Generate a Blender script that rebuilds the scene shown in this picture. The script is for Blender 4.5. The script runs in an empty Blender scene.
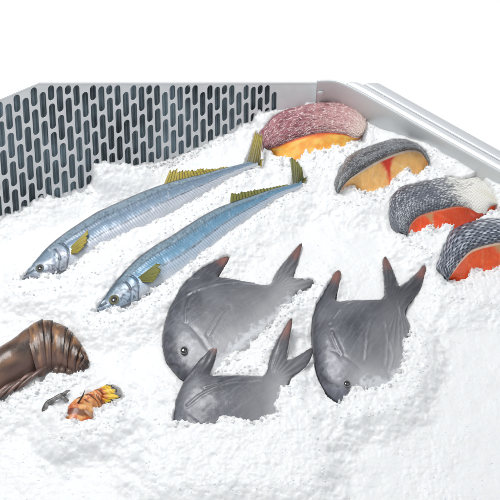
import bpy, bmesh, math, random
import numpy as np
from mathutils import Vector
random.seed(7); rng = np.random.RandomState(11)
sc = bpy.context.scene
COL = sc.collection
MM = 0.001

# ------------------------------------------------------------------ camera
EL = math.radians(48); DIST = 1.0; FPX = 1000.0      # FPX: focal length in pixels of the 500 px photograph
cam_d = bpy.data.cameras.new('camera'); cam = bpy.data.objects.new('camera', cam_d); COL.objects.link(cam)
cam.location = (0, -DIST*math.cos(EL), DIST*math.sin(EL))
cam.rotation_euler = (math.pi/2-EL, 0, 0)
cam_d.sensor_width = 36; cam_d.lens = 36*FPX/500; cam_d.clip_start = .01; cam_d.clip_end = 50
sc.camera = cam
# ------------------------------------------------------------------ world: white studio surround, dimmer overhead
w = bpy.data.worlds.new('World'); sc.world = w; w.use_nodes = True
nt = w.node_tree; bg = nt.nodes['Background']
tc = nt.nodes.new('ShaderNodeTexCoord'); sx = nt.nodes.new('ShaderNodeSeparateXYZ')
rp = nt.nodes.new('ShaderNodeValToRGB'); mp = nt.nodes.new('ShaderNodeMapRange')
mp.inputs['From Min'].default_value = -1; mp.inputs['From Max'].default_value = 1
nt.links.new(tc.outputs['Generated'], sx.inputs[0]); nt.links.new(sx.outputs['Z'], mp.inputs['Value'])
nt.links.new(mp.outputs[0], rp.inputs[0]); nt.links.new(rp.outputs[0], bg.inputs['Color'])
e = rp.color_ramp.elements
e[0].position = .50; e[0].color = (1, 1, 1, 1)
e[1].position = .62; e[1].color = (.47, .475, .485, 1)
bg.inputs['Strength'].default_value = 1.0
# ------------------------------------------------------------------ lamps
def area(name, loc, target, sx_, sy_, power, col):
    l = bpy.data.lights.new(name, 'AREA'); l.shape = 'RECTANGLE'; l.size = sx_; l.size_y = sy_
    l.energy = power; l.color = col
    o = bpy.data.objects.new(name, l); COL.objects.link(o); o.location = loc
    o.rotation_euler = (Vector(target)-Vector(loc)).to_track_quat('-Z', 'Y').to_euler()
    return o
area('key_softbox', (-.42, .42, 1.2), (0, .02, 0), .5, .5, 12.2, (1, 1, 1))
area('fill_softbox', (.5, .1, 1.4), (0, 0, 0), .9, .9, 2.6, (.98, .99, 1))
sc.view_settings.view_transform = 'Standard'; sc.view_settings.look = 'None'
sc.view_settings.exposure = 0; sc.view_settings.gamma = 1

# ------------------------------------------------------------------ photo pixel -> point in the place
CY, SY = math.cos(EL), math.sin(EL)
def ray(px, py):
    a = (np.asarray(px, float)-250)/FPX; b = -(np.asarray(py, float)-250)/FPX
    return a, b*SY+CY, b*CY-SY                       # camera axes: right X, up (0,SY,CY), forward (0,CY,-SY)
def P(px, py, h=0.0, bx=0.0, by=0.0):
    """point (mm) under photo pixel on plane z = h + bx*X + by*Y (mm)"""
    dx, dy, dz = ray(px, py)
    cy, cz = -DIST*CY*1000, DIST*SY*1000
    t = (h+by*cy-cz)/(dz-bx*dx-by*dy)
    return np.stack([dx*t, cy+dy*t, cz+dz*t], -1)
def proj(X, Y, Z):
    vx = X; vy = Y+DIST*CY*1000; vz = Z-DIST*SY*1000
    f = vy*CY-vz*SY; u = vy*SY+vz*CY
    return 250+FPX*vx/f, 250-FPX*u/f
# ------------------------------------------------------------------ numeric helpers
_tab = rng.rand(256, 256)
def vn(x, y, seed=0):
    x = np.asarray(x, float)+seed*17.31; y = np.asarray(y, float)+seed*9.73
    xi = np.floor(x).astype(int); yi = np.floor(y).astype(int); fx = x-xi; fy = y-yi
    fx = fx*fx*(3-2*fx); fy = fy*fy*(3-2*fy)
    g = lambda i, j: _tab[i & 255, j & 255]
    return (g(xi, yi)*(1-fx)+g(xi+1, yi)*fx)*(1-fy)+(g(xi, yi+1)*(1-fx)+g(xi+1, yi+1)*fx)*fy
def fbm(x, y, o=4, seed=0):
    s = 0; a = 1; t = 0
    for k in range(o):
        s = s+a*vn(x*2**k, y*2**k, seed+k*3); t += a; a *= .5
    return s/t*2-1
def cells(x, y, seed=0):
    """distance to nearest and second nearest jittered cell point, and cell id"""
    xi = np.floor(x).astype(int); yi = np.floor(y).astype(int)
    d1 = np.full(np.shape(x), 9.); d2 = d1.copy(); idv = np.zeros(np.shape(x))
    for i in (-1, 0, 1):
        for j in (-1, 0, 1):
            a = xi+i; b = yi+j
            px = a+.15+.7*_tab[(a*7+seed) & 255, (b*13) & 255]; py = b+.15+.7*_tab[(b*5+seed) & 255, (a*11+3) & 255]
            d = np.hypot(x-px, y-py); r = _tab[(a*3+seed) & 255, (b*9+1) & 255]
            c = d < d1
            d2 = np.where(c, d1, np.minimum(d2, d)); idv = np.where(c, r, idv); d1 = np.where(c, d, d1)
    return d1, d2, idv
def ss(a, b, x):
    t = np.clip((x-a)/(b-a), 0, 1); return t*t*(3-2*t)
def srgb(r, g, b):
    f = lambda c: (c/255/12.92) if c <= 10 else ((c/255+.055)/1.055)**2.4
    return np.array([f(r), f(g), f(b)])
def mixc(a, b, t):
    t = np.asarray(t)[..., None]; return a*(1-t)+b*t
def resample(pts, n, closed=False):
    """Catmull-Rom through pts, n samples at even arc length"""
    p = np.array(pts, float)
    if closed: p = np.vstack([p[-1], p, p[0], p[1]])
    else: p = np.vstack([2*p[0]-p[1], p, 2*p[-1]-p[-2]])
    out = []
    for i in range(1, len(p)-2):
        t = np.linspace(0, 1, 24, endpoint=False)[:, None]
        a, b, c, d = p[i-1], p[i], p[i+1], p[i+2]
        out.append(.5*((2*b)+(-a+c)*t+(2*a-5*b+4*c-d)*t**2+(-a+3*b-3*c+d)*t**3))
    q = np.vstack(out+[p[-2][None]])
    s = np.r_[0, np.cumsum(np.linalg.norm(np.diff(q, axis=0), axis=1))]
    u = np.linspace(0, s[-1], n, endpoint=not closed)
    return np.stack([np.interp(u, s, q[:, k]) for k in range(q.shape[1])], -1)
def inpoly(x, y, poly):
    c = np.zeros(np.shape(x), bool); n = len(poly)
    for i in range(n):
        x1, y1 = poly[i][:2]; x2, y2 = poly[(i+1) % n][:2]
        if y1 == y2: continue
        c ^= ((y1 > y) != (y2 > y)) & (x < (x2-x1)*(y-y1)/(y2-y1)+x1)
    return c
def polydist(x, y, poly, closed=True, nearest=False):
    best = np.full(np.shape(x), 1e9); nx = np.zeros(np.shape(x)); ny = nx.copy(); n = len(poly)
    for i in range(n if closed else n-1):
        x1, y1 = poly[i][:2]; x2, y2 = poly[(i+1) % n][:2]
        dx, dy = x2-x1, y2-y1; L = dx*dx+dy*dy+1e-12
        t = np.clip(((x-x1)*dx+(y-y1)*dy)/L, 0, 1)
        qx = x1+t*dx; qy = y1+t*dy; d = np.hypot(x-qx, y-qy)
        if nearest:
            c = d < best; nx = np.where(c, qx, nx); ny = np.where(c, qy, ny)
        best = np.minimum(best, d)
    return (best, nx, ny) if nearest else best
# ------------------------------------------------------------------ materials
def M(name, color=(.5, .5, .5), rough=.5, metal=0, spec=.5, attr=False, bump=0, bscale=300, sss=0, sssr=(.004, .003, .003),
      coat=0, vor=0, var=0, vscale=60, rvar=0, trans=0, bdist=.0006):
    m = bpy.data.materials.new(name); m.use_nodes = True; n = m.node_tree; b = n.nodes['Principled BSDF']
    b.inputs['Base Color'].default_value = (*color, 1); b.inputs['Roughness'].default_value = rough
    b.inputs['Metallic'].default_value = metal; b.inputs['Specular IOR Level'].default_value = spec
    b.inputs['Coat Weight'].default_value = coat; b.inputs['Coat Roughness'].default_value = .12
    b.inputs['Transmission Weight'].default_value = trans; b.inputs['IOR'].default_value = 1.31 if trans else 1.45
    if sss:
        b.inputs['Subsurface Weight'].default_value = sss; b.inputs['Subsurface Radius'].default_value = sssr
        b.inputs['Subsurface Scale'].default_value = 1
    t = n.nodes.new('ShaderNodeTexCoord')
    src = None
    if attr:
        a = n.nodes.new('ShaderNodeAttribute'); a.attribute_name = 'Col'; src = a.outputs['Color']
    if var:
        nz = n.nodes.new('ShaderNodeTexNoise'); nz.inputs['Scale'].default_value = vscale; nz.inputs['Detail'].default_value = 6
        n.links.new(t.outputs['Object'], nz.inputs['Vector'])
        mr = n.nodes.new('ShaderNodeMapRange'); mr.inputs['To Min'].default_value = 1-var; mr.inputs['To Max'].default_value = 1+var
        mr.inputs['From Min'].default_value = .3; mr.inputs['From Max'].default_value = .7
        n.links.new(nz.outputs['Fac'], mr.inputs['Value'])
        mx = n.nodes.new('ShaderNodeVectorMath'); mx.operation = 'SCALE'
        if src: n.links.new(src, mx.inputs[0])
        else: mx.inputs[0].default_value = color
        n.links.new(mr.outputs[0], mx.inputs['Scale']); src = mx.outputs[0]
    if src: n.links.new(src, b.inputs['Base Color'])
    if rvar:
        nz = n.nodes.new('ShaderNodeTexNoise'); nz.inputs['Scale'].default_value = vscale*2.3; nz.inputs['Detail'].default_value = 5
        n.links.new(t.outputs['Object'], nz.inputs['Vector'])
        mr = n.nodes.new('ShaderNodeMapRange'); mr.inputs['To Min'].default_value = max(.02, rough-rvar); mr.inputs['To Max'].default_value = rough+rvar
        mr.inputs['From Min'].default_value = .3; mr.inputs['From Max'].default_value = .7
        n.links.new(nz.outputs['Fac'], mr.inputs['Value']); n.links.new(mr.outputs[0], b.inputs['Roughness'])
    if bump:
        nz = n.nodes.new('ShaderNodeTexNoise'); nz.inputs['Scale'].default_value = bscale; nz.inputs['Detail'].default_value = 8
        nz.inputs['Roughness'].default_value = .65
        n.links.new(t.outputs['Object'], nz.inputs['Vector'])
        bp = n.nodes.new('ShaderNodeBump'); bp.inputs['Strength'].default_value = bump; bp.inputs['Distance'].default_value = bdist
        n.links.new(nz.outputs['Fac'], bp.inputs['Height']); n.links.new(bp.outputs[0], b.inputs['Normal'])
        if vor:                                               # fine scales
            vo = n.nodes.new('ShaderNodeTexVoronoi'); vo.inputs['Scale'].default_value = vor
            n.links.new(t.outputs['Object'], vo.inputs['Vector'])
            b2 = n.nodes.new('ShaderNodeBump'); b2.inputs['Strength'].default_value = .45; b2.inputs['Distance'].default_value = .0004
            n.links.new(vo.outputs['Distance'], b2.inputs['Height']); n.links.new(bp.outputs[0], b2.inputs['Normal']); n.links.new(b2.outputs[0], b.inputs['Normal'])
    return m
MT = dict(
    ice=M('crushed_ice', (.86, .875, .885), .38, spec=.5, sss=.45, sssr=(.005, .006, .007), bump=.4, bscale=430, bdist=.0009),
    crumb=M('ice_crumb', (.86, .89, .91), .22, spec=.6, sss=.4, sssr=(.003, .004, .005), bump=.3, bscale=900),
    steel=M('brushed_steel', (.70, .73, .74), .45, .3, bump=.1, bscale=700, rvar=.08, vscale=20),
    rail=M('rolled_steel_rim', (.82, .84, .86), .36, .5, bump=.05, bscale=200, rvar=.05, vscale=15),
    sheet=M('panel_steel', (.74, .76, .78), .38, .25, bump=.12, bscale=500, var=.06, vscale=60),
    gap=M('dark_backing', (.27, .35, .40), .3, .25, var=.7, vscale=24, bump=.6, bscale=120, bdist=.003),
    skin=M('fish_skin', attr=True, rough=.34, metal=.12, spec=.6, bump=.25, bscale=600, coat=.25, rvar=.12, vscale=120),
    pskin=M('pomfret_skin', attr=True, rough=.38, metal=.05, spec=.55, bump=.28, bscale=600, coat=.22, rvar=.12, vscale=90),
    fin=M('fin_membrane', attr=True, rough=.4, spec=.5, bump=.3, bscale=500),
    scale=M('scaly_skin', attr=True, rough=.3, spec=.6, bump=.3, bscale=900, coat=.2),
    flesh=M('fish_flesh', attr=True, rough=.25, spec=.6, sss=.35, sssr=(.005, .002, .001), bump=.35, bscale=260, coat=.4, var=.1, vscale=180),
    lip=M('rim_lip', (.64, .66, .68), .36, .3, bump=.05, bscale=300),
    chip=M('ice_chip', (.95, .965, .98), .14, spec=.6, sss=.5, sssr=(.006, .007, .008), trans=.3, bump=.3, bscale=400),
    shell=M('prawn_shell', attr=True, rough=.32, spec=.5, bump=.4, bscale=300, coat=.2, rvar=.08, vscale=120),
    eye=M('eye_ring', attr=True, rough=.15, spec=.7, coat=.6),
    pupil=M('pupil', (.006, .006, .008), .06, spec=.8, coat=1),
)
# ------------------------------------------------------------------ mesh helpers
def link(name, me, mat, parent=None):
    o = bpy.data.objects.new(name, me); COL.objects.link(o); me.materials.append(mat)
    if parent is not None:
        o.parent = parent; o.matrix_parent_inverse = parent.matrix_world.inverted()
    return o
def mesh(name, V, F, mat, parent=None, col=None, smooth=True):
    V = np.asarray(V, float)*MM
    if parent is not None: V = V-np.array(parent.location)
    me = bpy.data.meshes.new(name)
    F = [tuple(int(i) for i in f) for f in F] if not isinstance(F, np.ndarray) else F
    if isinstance(F, np.ndarray):
        k = F.shape[1]
        me.vertices.add(len(V)); me.vertices.foreach_set('co', V.astype(np.float32).ravel())
        me.loops.add(F.size); me.loops.foreach_set('vertex_index', F.astype(np.int32).ravel())
        me.polygons.add(len(F)); me.polygons.foreach_set('loop_start', (np.arange(len(F))*k).astype(np.int32))
        me.polygons.foreach_set('loop_total', np.full(len(F), k, np.int32))
        me.update(calc_edges=True)
    else:
        me.from_pydata(V.tolist(), [], F)
    if col is not None:
        c = np.ones((len(V), 4), np.float32); c[:, :3] = np.clip(col, 0, 1)
        a = me.color_attributes.new('Col', 'FLOAT_COLOR', 'POINT'); a.data.foreach_set('color', c.ravel())
    me.polygons.foreach_set('use_smooth', np.full(len(me.polygons), smooth, bool))
    me.validate(); me.update()
    o = bpy.data.objects.new(name, me); COL.objects.link(o); me.materials.append(mat)
    if parent is not None: o.parent = parent
    return o
def grid_faces(nu, nv, wrap=False, flip=False, off=0):
    i = np.arange(nu-1)[:, None]; j = np.arange(nv if wrap else nv-1)[None, :]; j2 = (j+1) % nv
    f = np.stack([i*nv+j+0*j2, (i+1)*nv+j+0*j2, (i+1)*nv+j2, i*nv+j2+0*j], -1).reshape(-1, 4)+off
    return f[:, ::-1] if flip else f
def thing(name, label, cat, loc, group=None):
    o = bpy.data.objects.new(name, None); COL.objects.link(o); o.location = Vector([float(c)*MM for c in loc])
    o.empty_display_size = .02; o['label'] = label; o['category'] = cat
    if group: o['group'] = group
    bpy.context.view_layer.update(); return o
def sheet(name, base, tip, mat, parent, colf, nu=60, nv=14, th=.35, wave=0, seed=0, rag=.16):
    """fin: a thin two-sided sheet between base curve and tip curve, given as (px, py, height)"""
    b = resample(base, nu); t = resample(tip, nu)
    u = np.linspace(0, 1, nu)[:, None]*np.ones((1, nv)); v = np.ones((nu, 1))*np.linspace(0, 1, nv)[None]
    vr = v*(1-rag*vn(u*13+seed, 0*u+b[0, 0])-.5*rag*vn(u*40, 0*u+b[0, 1]))
    q = b[:, None, :]*(1-vr[..., None])+t[:, None, :]*vr[..., None]
    X = P(q[..., 0], q[..., 1], q[..., 2])
    X[..., 2] += wave*np.sin(u*34+seed)*(.3+.7*v)
    dn = X.copy(); dn[..., 2] -= th*(1.2-v)+.15
    V = np.vstack([X.reshape(-1, 3), dn.reshape(-1, 3)])
    F = [grid_faces(nu, nv), grid_faces(nu, nv, flip=True, off=nu*nv)]
    ring = [i*nv for i in range(nu)]+[(nu-1)*nv+j for j in range(1, nv)]+[i*nv+nv-1 for i in range(nu-2, -1, -1)]+[j for j in range(nv-2, 0, -1)]
    r = np.array(ring); r2 = np.roll(r, -1)
    F.append(np.stack([r, r2, r2+nu*nv, r+nu*nv], -1))
    c = colf(u, v).reshape(-1, 3)
    return mesh(name, V, np.vstack(F), mat, parent, np.vstack([c, c]))
def tube(name, pts, rad, mat, parent, colf=None, nseg=10, n=30, flat=1.0):
    p = resample(pts, n); X = P(p[:, 0], p[:, 1], p[:, 2]); s = np.linspace(0, 1, n)
    r = np.interp(s, np.linspace(0, 1, len(rad)), rad)
    T = np.gradient(X, axis=0); T /= np.linalg.norm(T, axis=1)[:, None]
    S = np.cross(T, [0, 0, 1.]); S /= np.linalg.norm(S, axis=1)[:, None]+1e-9; N = np.cross(S, T)
    a = np.linspace(0, 2*np.pi, nseg, endpoint=False)
    V = X[:, None]+r[:, None, None]*(S[:, None]*np.cos(a)[None, :, None]+flat*N[:, None]*np.sin(a)[None, :, None])
    F = grid_faces(n, nseg, wrap=True).tolist()+[list(range(nseg)), list(range((n-1)*nseg, n*nseg))[::-1]]
    c = None
    if colf is not None: c = colf(np.repeat(s, nseg)[:, None], np.tile(a, n)[:, None]).reshape(-1, 3)
    return mesh(name, V.reshape(-1, 3), F, mat, parent, c)
def ball(name, c, r, mat, parent, sz=(1, 1, 1), col=None, nseg=20):
    th = np.linspace(0, np.pi, nseg//2+1); a = np.linspace(0, 2*np.pi, nseg, endpoint=False)
    V = np.stack([np.sin(th)[:, None]*np.cos(a), np.sin(th)[:, None]*np.sin(a), np.cos(th)[:, None]*np.ones_like(a)], -1)
    cc = None
    if col is not None: cc = col(np.sin(th)[:, None]*np.ones_like(a)).reshape(-1, 3)
    V = V.reshape(-1, 3)*np.array(sz)*r+np.array(c)
    return mesh(name, V, grid_faces(nseg//2+1, nseg, wrap=True, flip=True), mat, parent, cc)
def fisheye(parent, px, py, h, r, ring, pr_=.56):
    c = P(px, py, h); e_ = ball('eye', c, r, MT['eye'], parent, (1, 1.15, .5), lambda s: mixc(ring*.35, ring, ss(.35, .9, s)))
    c2 = P(px, py, h+r*.42)
    p_ = ball('pupil', c2, r*pr_, MT['pupil'], e_, (1, 1.1, .35))
    p_.location = -e_.location; return e_
# pupil is a child of the eye (both meshes are written relative to their parent's location = thing base)
_mesh0 = mesh
def mesh(name, V, F, mat, parent=None, col=None, smooth=True):
    """vertices relative to the top-level thing, whatever level the part sits on"""
    if parent is not None and parent.parent is not None:
        root = parent.parent
        o = _mesh0(name, V, F, mat, root, col, smooth); o.parent = parent; return o
    return _mesh0(name, V, F, mat, parent, col, smooth)

def inflate(parent, outline, plane, thick, regions, colf, mat, step=.9, power=.5, low=.5, relief=None):
    """flat outline (photo pixels on a tilted plane) swollen into a solid; faces split between named regions"""
    h, bx, by = plane
    o = P(*np.array(resample(outline, 260, True)).T, h, bx, by)[:, :2]
    x0, y0 = o.min(0)-3*step; x1, y1 = o.max(0)+3*step
    xs = np.arange(x0, x1, step); ys = np.arange(y0, y1, step)
    X, Y = np.meshgrid(xs, ys, indexing='ij'); I = inpoly(X, Y, o)
    H = np.zeros(X.shape); Im = I[1:-1, 1:-1]
    for k in range(2600):
        n_ = .25*(H[2:, 1:-1]+H[:-2, 1:-1]+H[1:-1, 2:]+H[1:-1, :-2]+step*step)
        H[1:-1, 1:-1] = np.where(Im, n_, 0)
    H = np.where(I, H, 0); Hn = (H/H.max())
    nx, ny = X.shape
    cell = I[:-1, :-1] | I[1:, :-1] | I[:-1, 1:] | I[1:, 1:]
    used = np.zeros_like(I)
    for a, b in ((0, 0), (1, 0), (0, 1), (1, 1)):
        used[a:nx-1+a, b:ny-1+b] |= cell
    edge = used & ~I
    d, qx, qy = polydist(X[edge], Y[edge], o, True, True)
    X = X.copy(); Y = Y.copy(); X[edge] = qx; Y[edge] = qy
    Z0 = h+bx*X+by*Y
    PX, PY = proj(X, Y, Z0)
    up = thick*Hn**power
    if relief is not None: up = up+relief(PX, PY, Hn)*ss(0, .05, Hn)
    top = np.stack([X, Y, Z0+up], -1).reshape(-1, 3); bot = np.stack([X, Y, Z0-low*thick*Hn**power], -1).reshape(-1, 3)
    idx = np.arange(nx*ny).reshape(nx, ny)
    ci, cj = np.nonzero(cell)
    q = np.stack([idx[ci, cj], idx[ci+1, cj], idx[ci+1, cj+1], idx[ci, cj+1]], -1)
    cx, cy = PX.ravel()[q].mean(1), PY.ravel()[q].mean(1)
    reg = np.zeros(len(q), int)
    for k, (nm, poly) in enumerate(regions):
        if poly is not None: reg[inpoly(cx, cy, poly)] = k
    C = colf(PX, PY, Hn).reshape(-1, 3)
    out = {}
    # smooth normals of the whole skin so that the split leaves no crease
    for k, (nm, poly) in enumerate(regions):
        f = q[reg == k]
        if not len(f): continue
        u, inv = np.unique(f, return_inverse=True); inv = inv.reshape(f.shape)
        isb = ~I.ravel()[u]                                    # rim vertices are shared by both sides
        V = np.vstack([top[u], bot[u]]); m = len(u)
        inv2 = np.where(isb[inv], inv, inv+m)
        out[nm] = mesh(nm, V, np.vstack([inv, inv2[:, ::-1]]), mat, parent, np.vstack([C[u], C[u]]))
    return out

# ================================================================== THE ICE (heights in mm; covers = ice heaped over the catch)
covers = []            # (polygon in photo pixels, height, falloff px, roughness px)
def cover(poly, H, fall=7, rough=2.2): covers.append((np.array(poly, float), H, fall, rough))
cover([(14, 280), (30, 278), (48, 273), (62, 275), (76, 264), (86, 257), (100, 245), (112, 238), (121, 229), (129, 223), (138, 222), (148, 226), (165, 223), (185, 212), (205, 200),
       (211, 188), (224, 179), (238, 172), (249, 168), (257, 172), (240, 184), (218, 200), (194, 218), (165, 234), (134, 250), (104, 270), (75, 285), (40, 294), (12, 292)], 13, 6)
cover([(88, 316), (104, 309), (116, 307), (128, 312), (134, 305), (147, 299), (152, 290), (170, 286), (180, 279), (192, 268), (206, 256), (210, 242), (218, 230), (236, 218), (254, 209),
       (272, 200), (290, 189), (300, 186), (308, 184), (300, 194), (280, 206), (258, 220), (240, 236), (222, 250), (196, 266), (180, 284), (160, 300), (148, 312), (125, 322), (88, 324)], 13, 6)
cover([(322, 286), (310, 289), (299, 293), (291, 303), (281, 308), (275, 320), (260, 331), (242, 346), (226, 358), (214, 373), (232, 373), (262, 371), (266, 352), (275, 334), (290, 313), (305, 303), (322, 297)], 15, 7)
cover([(413, 333), (404, 343), (405, 355), (401, 371), (388, 385), (366, 388), (353, 388), (346, 398), (338, 403), (345, 416), (385, 412), (412, 396), (424, 365), (422, 342)], 16, 7)
cover([(290, 380), (279, 384), (278, 400), (274, 419), (240, 421), (200, 420), (160, 421), (160, 485), (310, 485), (315, 440), (300, 400)], 19, 5, 1.2)
cover([(-30, 402), (0, 401), (13, 394), (24, 388), (39, 381), (50, 373), (62, 373), (68, 376), (74, 380), (70, 386), (40, 392), (20, 404), (-30, 425)], 9, 5)
cover([(55, 419), (64, 419), (80, 418), (95, 418), (105, 408), (118, 403), (122, 408), (110, 430), (60, 440)], 16, 4)
# heaps in front of the fillets
cover([(262, 150), (275, 152), (292, 158), (300, 152), (312, 150), (326, 146), (340, 144), (352, 142), (366, 134), (378, 128), (372, 146), (345, 158), (332, 170), (300, 172), (270, 163)], 9, 5)
cover([(332, 194), (345, 186), (350, 181), (357, 189), (368, 194), (379, 190), (388, 184), (396, 178), (402, 172), (407, 169), (413, 174), (420, 174), (426, 168), (433, 164), (440, 172), (425, 178), (398, 186), (388, 200), (360, 206), (335, 202)], 11, 4)
cover([(402, 240), (410, 232), (421, 234), (426, 226), (431, 222), (436, 229), (446, 224), (453, 226), (455, 230), (448, 238), (440, 258), (420, 250)], 12, 4)
cover([(472, 216), (480, 216), (488, 213), (500, 209), (520, 205), (520, 218), (500, 217), (485, 217)], 24, 4)
cover([(438, 284), (449, 281), (458, 282), (467, 279), (471, 270), (476, 268), (486, 271), (500, 267), (540, 265), (540, 300), (440, 300)], 13, 4)
cover([(424, 152), (432, 150), (444, 158), (458, 164), (470, 168), (476, 170), (468, 174), (450, 173), (436, 176), (428, 165)], 17, 5)
cover([(492, 178), (515, 190), (530, 215), (505, 214), (499, 204), (497, 192)], 20, 5)
carves = []
def carve_shape(outline, soft=None, rough=2.0, smooth=True):
    o = resample(outline, 150, True) if smooth else np.array(outline, float)
    carves.append((o, None if soft is None else np.array(soft, float), rough))
softA = [(24, 279), (34, 277), (48, 273), (62, 273), (76, 261), (86, 253), (100, 241), (112, 233), (121, 226), (129, 220), (138, 218), (148, 219), (165, 214), (185, 203), (203, 192), (211, 185), (224, 178), (238, 172), (250, 167)]
topA = [(20, 277), (32, 265.5), (46, 250), (62, 237), (80, 225), (96, 215), (110, 208.5), (130, 199.5), (150, 191), (170, 184), (190, 178.5), (202, 175.5), (220, 170), (234, 166.5), (246, 163), (256, 160)]
carve_shape(topA+softA[::-1], softA, smooth=False)
softB = [(97, 311), (106, 308), (116, 306), (128, 310), (134, 303), (147, 295), (152, 288), (168, 278), (180, 269), (192, 258), (204, 246), (210, 237), (218, 227), (236, 215), (254, 207), (272, 198), (290, 189), (301, 184)]
topB = [(93, 310), (104, 297.5), (114, 284.5), (124, 273), (138, 259.5), (154, 248), (170, 238.5), (190, 225.5), (210, 213.5), (230, 204.5), (250, 197.5), (270, 190.5), (284, 186.5), (294, 184), (301, 181)]
carve_shape(topB+softB[::-1], softB, smooth=False)
softP1 = [(310, 287), (301, 291), (295, 294), (293, 302), (282, 307), (275, 319), (260, 330), (242, 345), (226, 357), (213, 372), (208, 379)]
P1o = [(183, 380), (174, 372), (166, 361), (163, 350), (162.5, 336), (167, 316), (175, 298), (183, 284), (198, 270), (212, 261), (226, 254.5), (229.6, 255.5), (227, 262), (221, 272), (217, 278), (225, 279), (237, 281), (251, 284),
     (266, 286.5), (272, 283), (277, 272), (288, 258), (300, 244), (302, 246), (298, 261), (293, 278), (304, 278.5), (313, 278.5), (316, 282)]
carve_shape(P1o+softP1, softP1, smooth=False)
softP2 = [(411.5, 332), (404, 341), (404, 355), (400, 371), (387, 384), (365, 387.5), (353, 387), (346, 396), (341, 402)]
P2o = [(334, 401), (326, 393), (318, 379), (314, 360), (311.5, 339), (312.5, 318), (316, 303), (325, 287), (335, 272.5), (339, 270.5), (341, 274), (338.5, 287), (335.5, 302.5), (348, 302), (364, 301), (381, 301), (385, 295), (384, 278), (383, 262),
     (385.5, 256.5), (391, 266), (396.5, 280), (399, 287.5), (409, 281), (419, 271), (425, 264), (426, 270), (420, 289), (407, 307), (405, 315), (409, 324)]
carve_shape(P2o+softP2, softP2, smooth=False)
softP0 = [(286, 387), (279, 384), (278, 398), (275, 412), (264, 417), (252, 421), (240, 418), (226, 416), (212, 421), (198, 423), (184, 420), (171, 421)]
P0o = [(172, 419), (173, 413), (177, 398), (184, 382), (194, 367), (206, 353), (217, 342), (220, 342.5), (218.5, 352), (214, 364), (209.5, 376), (220, 377), (244, 376.5), (262, 377), (267, 372), (270, 360), (278, 340), (289, 320.5),
     (292, 319), (291.5, 328), (289, 342), (287, 361), (300, 355), (311, 348), (313, 352), (308, 364), (300, 372), (292, 377)]
carve_shape(P0o+softP0, softP0, smooth=False)
carve_shape([(244, 163), (250, 148), (256, 130), (263, 130), (265, 160), (262, 167), (248, 168)], smooth=False)
carve_shape([(290, 186), (293, 172), (290, 160), (294, 156), (302, 167), (308, 177), (306, 183), (298, 187)], smooth=False)
def fc(K, B, rough=2.6): carve_shape(K+B[::-1], B, rough, smooth=False)
fc([(270, 150), (263, 146), (260, 132), (272, 117), (283, 111), (300, 106), (316, 103), (334, 101), (350, 103), (361, 112), (367, 123)], [(270, 151), (276, 154), (284, 157), (292, 160), (300, 157), (306, 151), (312, 152), (326, 148), (340, 146), (352, 142), (364, 133)])
fc([(335, 190), (335, 181), (340, 169), (347, 158), (357, 151), (367, 147), (380, 142.5), (392, 139), (405, 139), (417, 143), (426, 150), (431, 161)], [(337, 191), (342, 188), (347, 182), (351, 181), (357, 188), (368, 194), (379, 190), (388, 184), (396, 178), (402, 172), (407, 169), (413, 173), (420, 172), (426, 165)])
fc([(405, 235), (394, 227), (389.5, 212), (391, 198), (402, 186.5), (416, 183), (435, 179), (450, 176), (462, 178), (476, 172), (485, 177), (492, 186), (496, 197), (500, 206)], [(408, 235), (411, 231), (421, 233), (426, 226), (431, 222), (436, 228), (446, 224), (455, 227), (463, 229), (476, 222), (484, 214), (492, 211), (501, 208)])
fc([(446, 279), (437, 266), (440, 258), (444, 245), (450.5, 232), (460, 225.5), (473, 221), (489, 218.5), (503, 220), (522, 226), (538, 240), (546, 256)], [(449, 281), (458, 281), (467, 278), (471, 270), (476, 268), (486, 270), (500, 267), (520, 266), (542, 264)])
fc([(-60, 400), (-35, 374), (-15, 360), (0, 350), (14, 341), (26, 330), (36, 324), (54, 323), (70, 331), (80, 343), (87, 356), (88, 367)], [(-50, 420), (-20, 410), (0, 401), (13, 394), (24, 388), (39, 381), (50, 374), (62, 373), (70, 375), (82, 371)])
fc([(64, 418), (68, 408), (75, 400), (84, 396), (92, 392), (101, 388), (113, 384), (120, 388), (124, 396)], [(66, 419), (80, 420), (93, 418), (95, 409), (105, 404), (115, 402), (122, 399)], 1)
STEP = .7
gx = np.arange(-420, 420, STEP); gy = np.arange(-300, 330, STEP)
PA = P(0, 233, 0); PB = P(313, 111.5, 0); pd = (PB-PA)[:2]; plen = np.linalg.norm(pd); pd /= plen; pn = np.array([-pd[1], pd[0]])
WY, WZ = .5, .866; WV = np.array([0, WY, WZ]); LEAN = WY/WZ*pn[1]          # the panel leans back
RW0 = P(372, 131, 0); RW1 = P(520, 218, 0); rd = (RW1-RW0)[:2]; rd /= np.linalg.norm(rd); rn = np.array([-rd[1], rd[0]])   # outward = away from camera
contact_x = [-60, 0, 25, 42, 53, 62, 72, 86, 95, 103, 112, 130, 151, 175, 200, 214, 234, 247, 256, 260, 282, 400]
contact_y = [243, 220, 212, 201, 195, 198, 194, 190, 184, 160, 159, 162, 165, 159, 148, 140, 132, 124, 122, 110, 109, 80]
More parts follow.
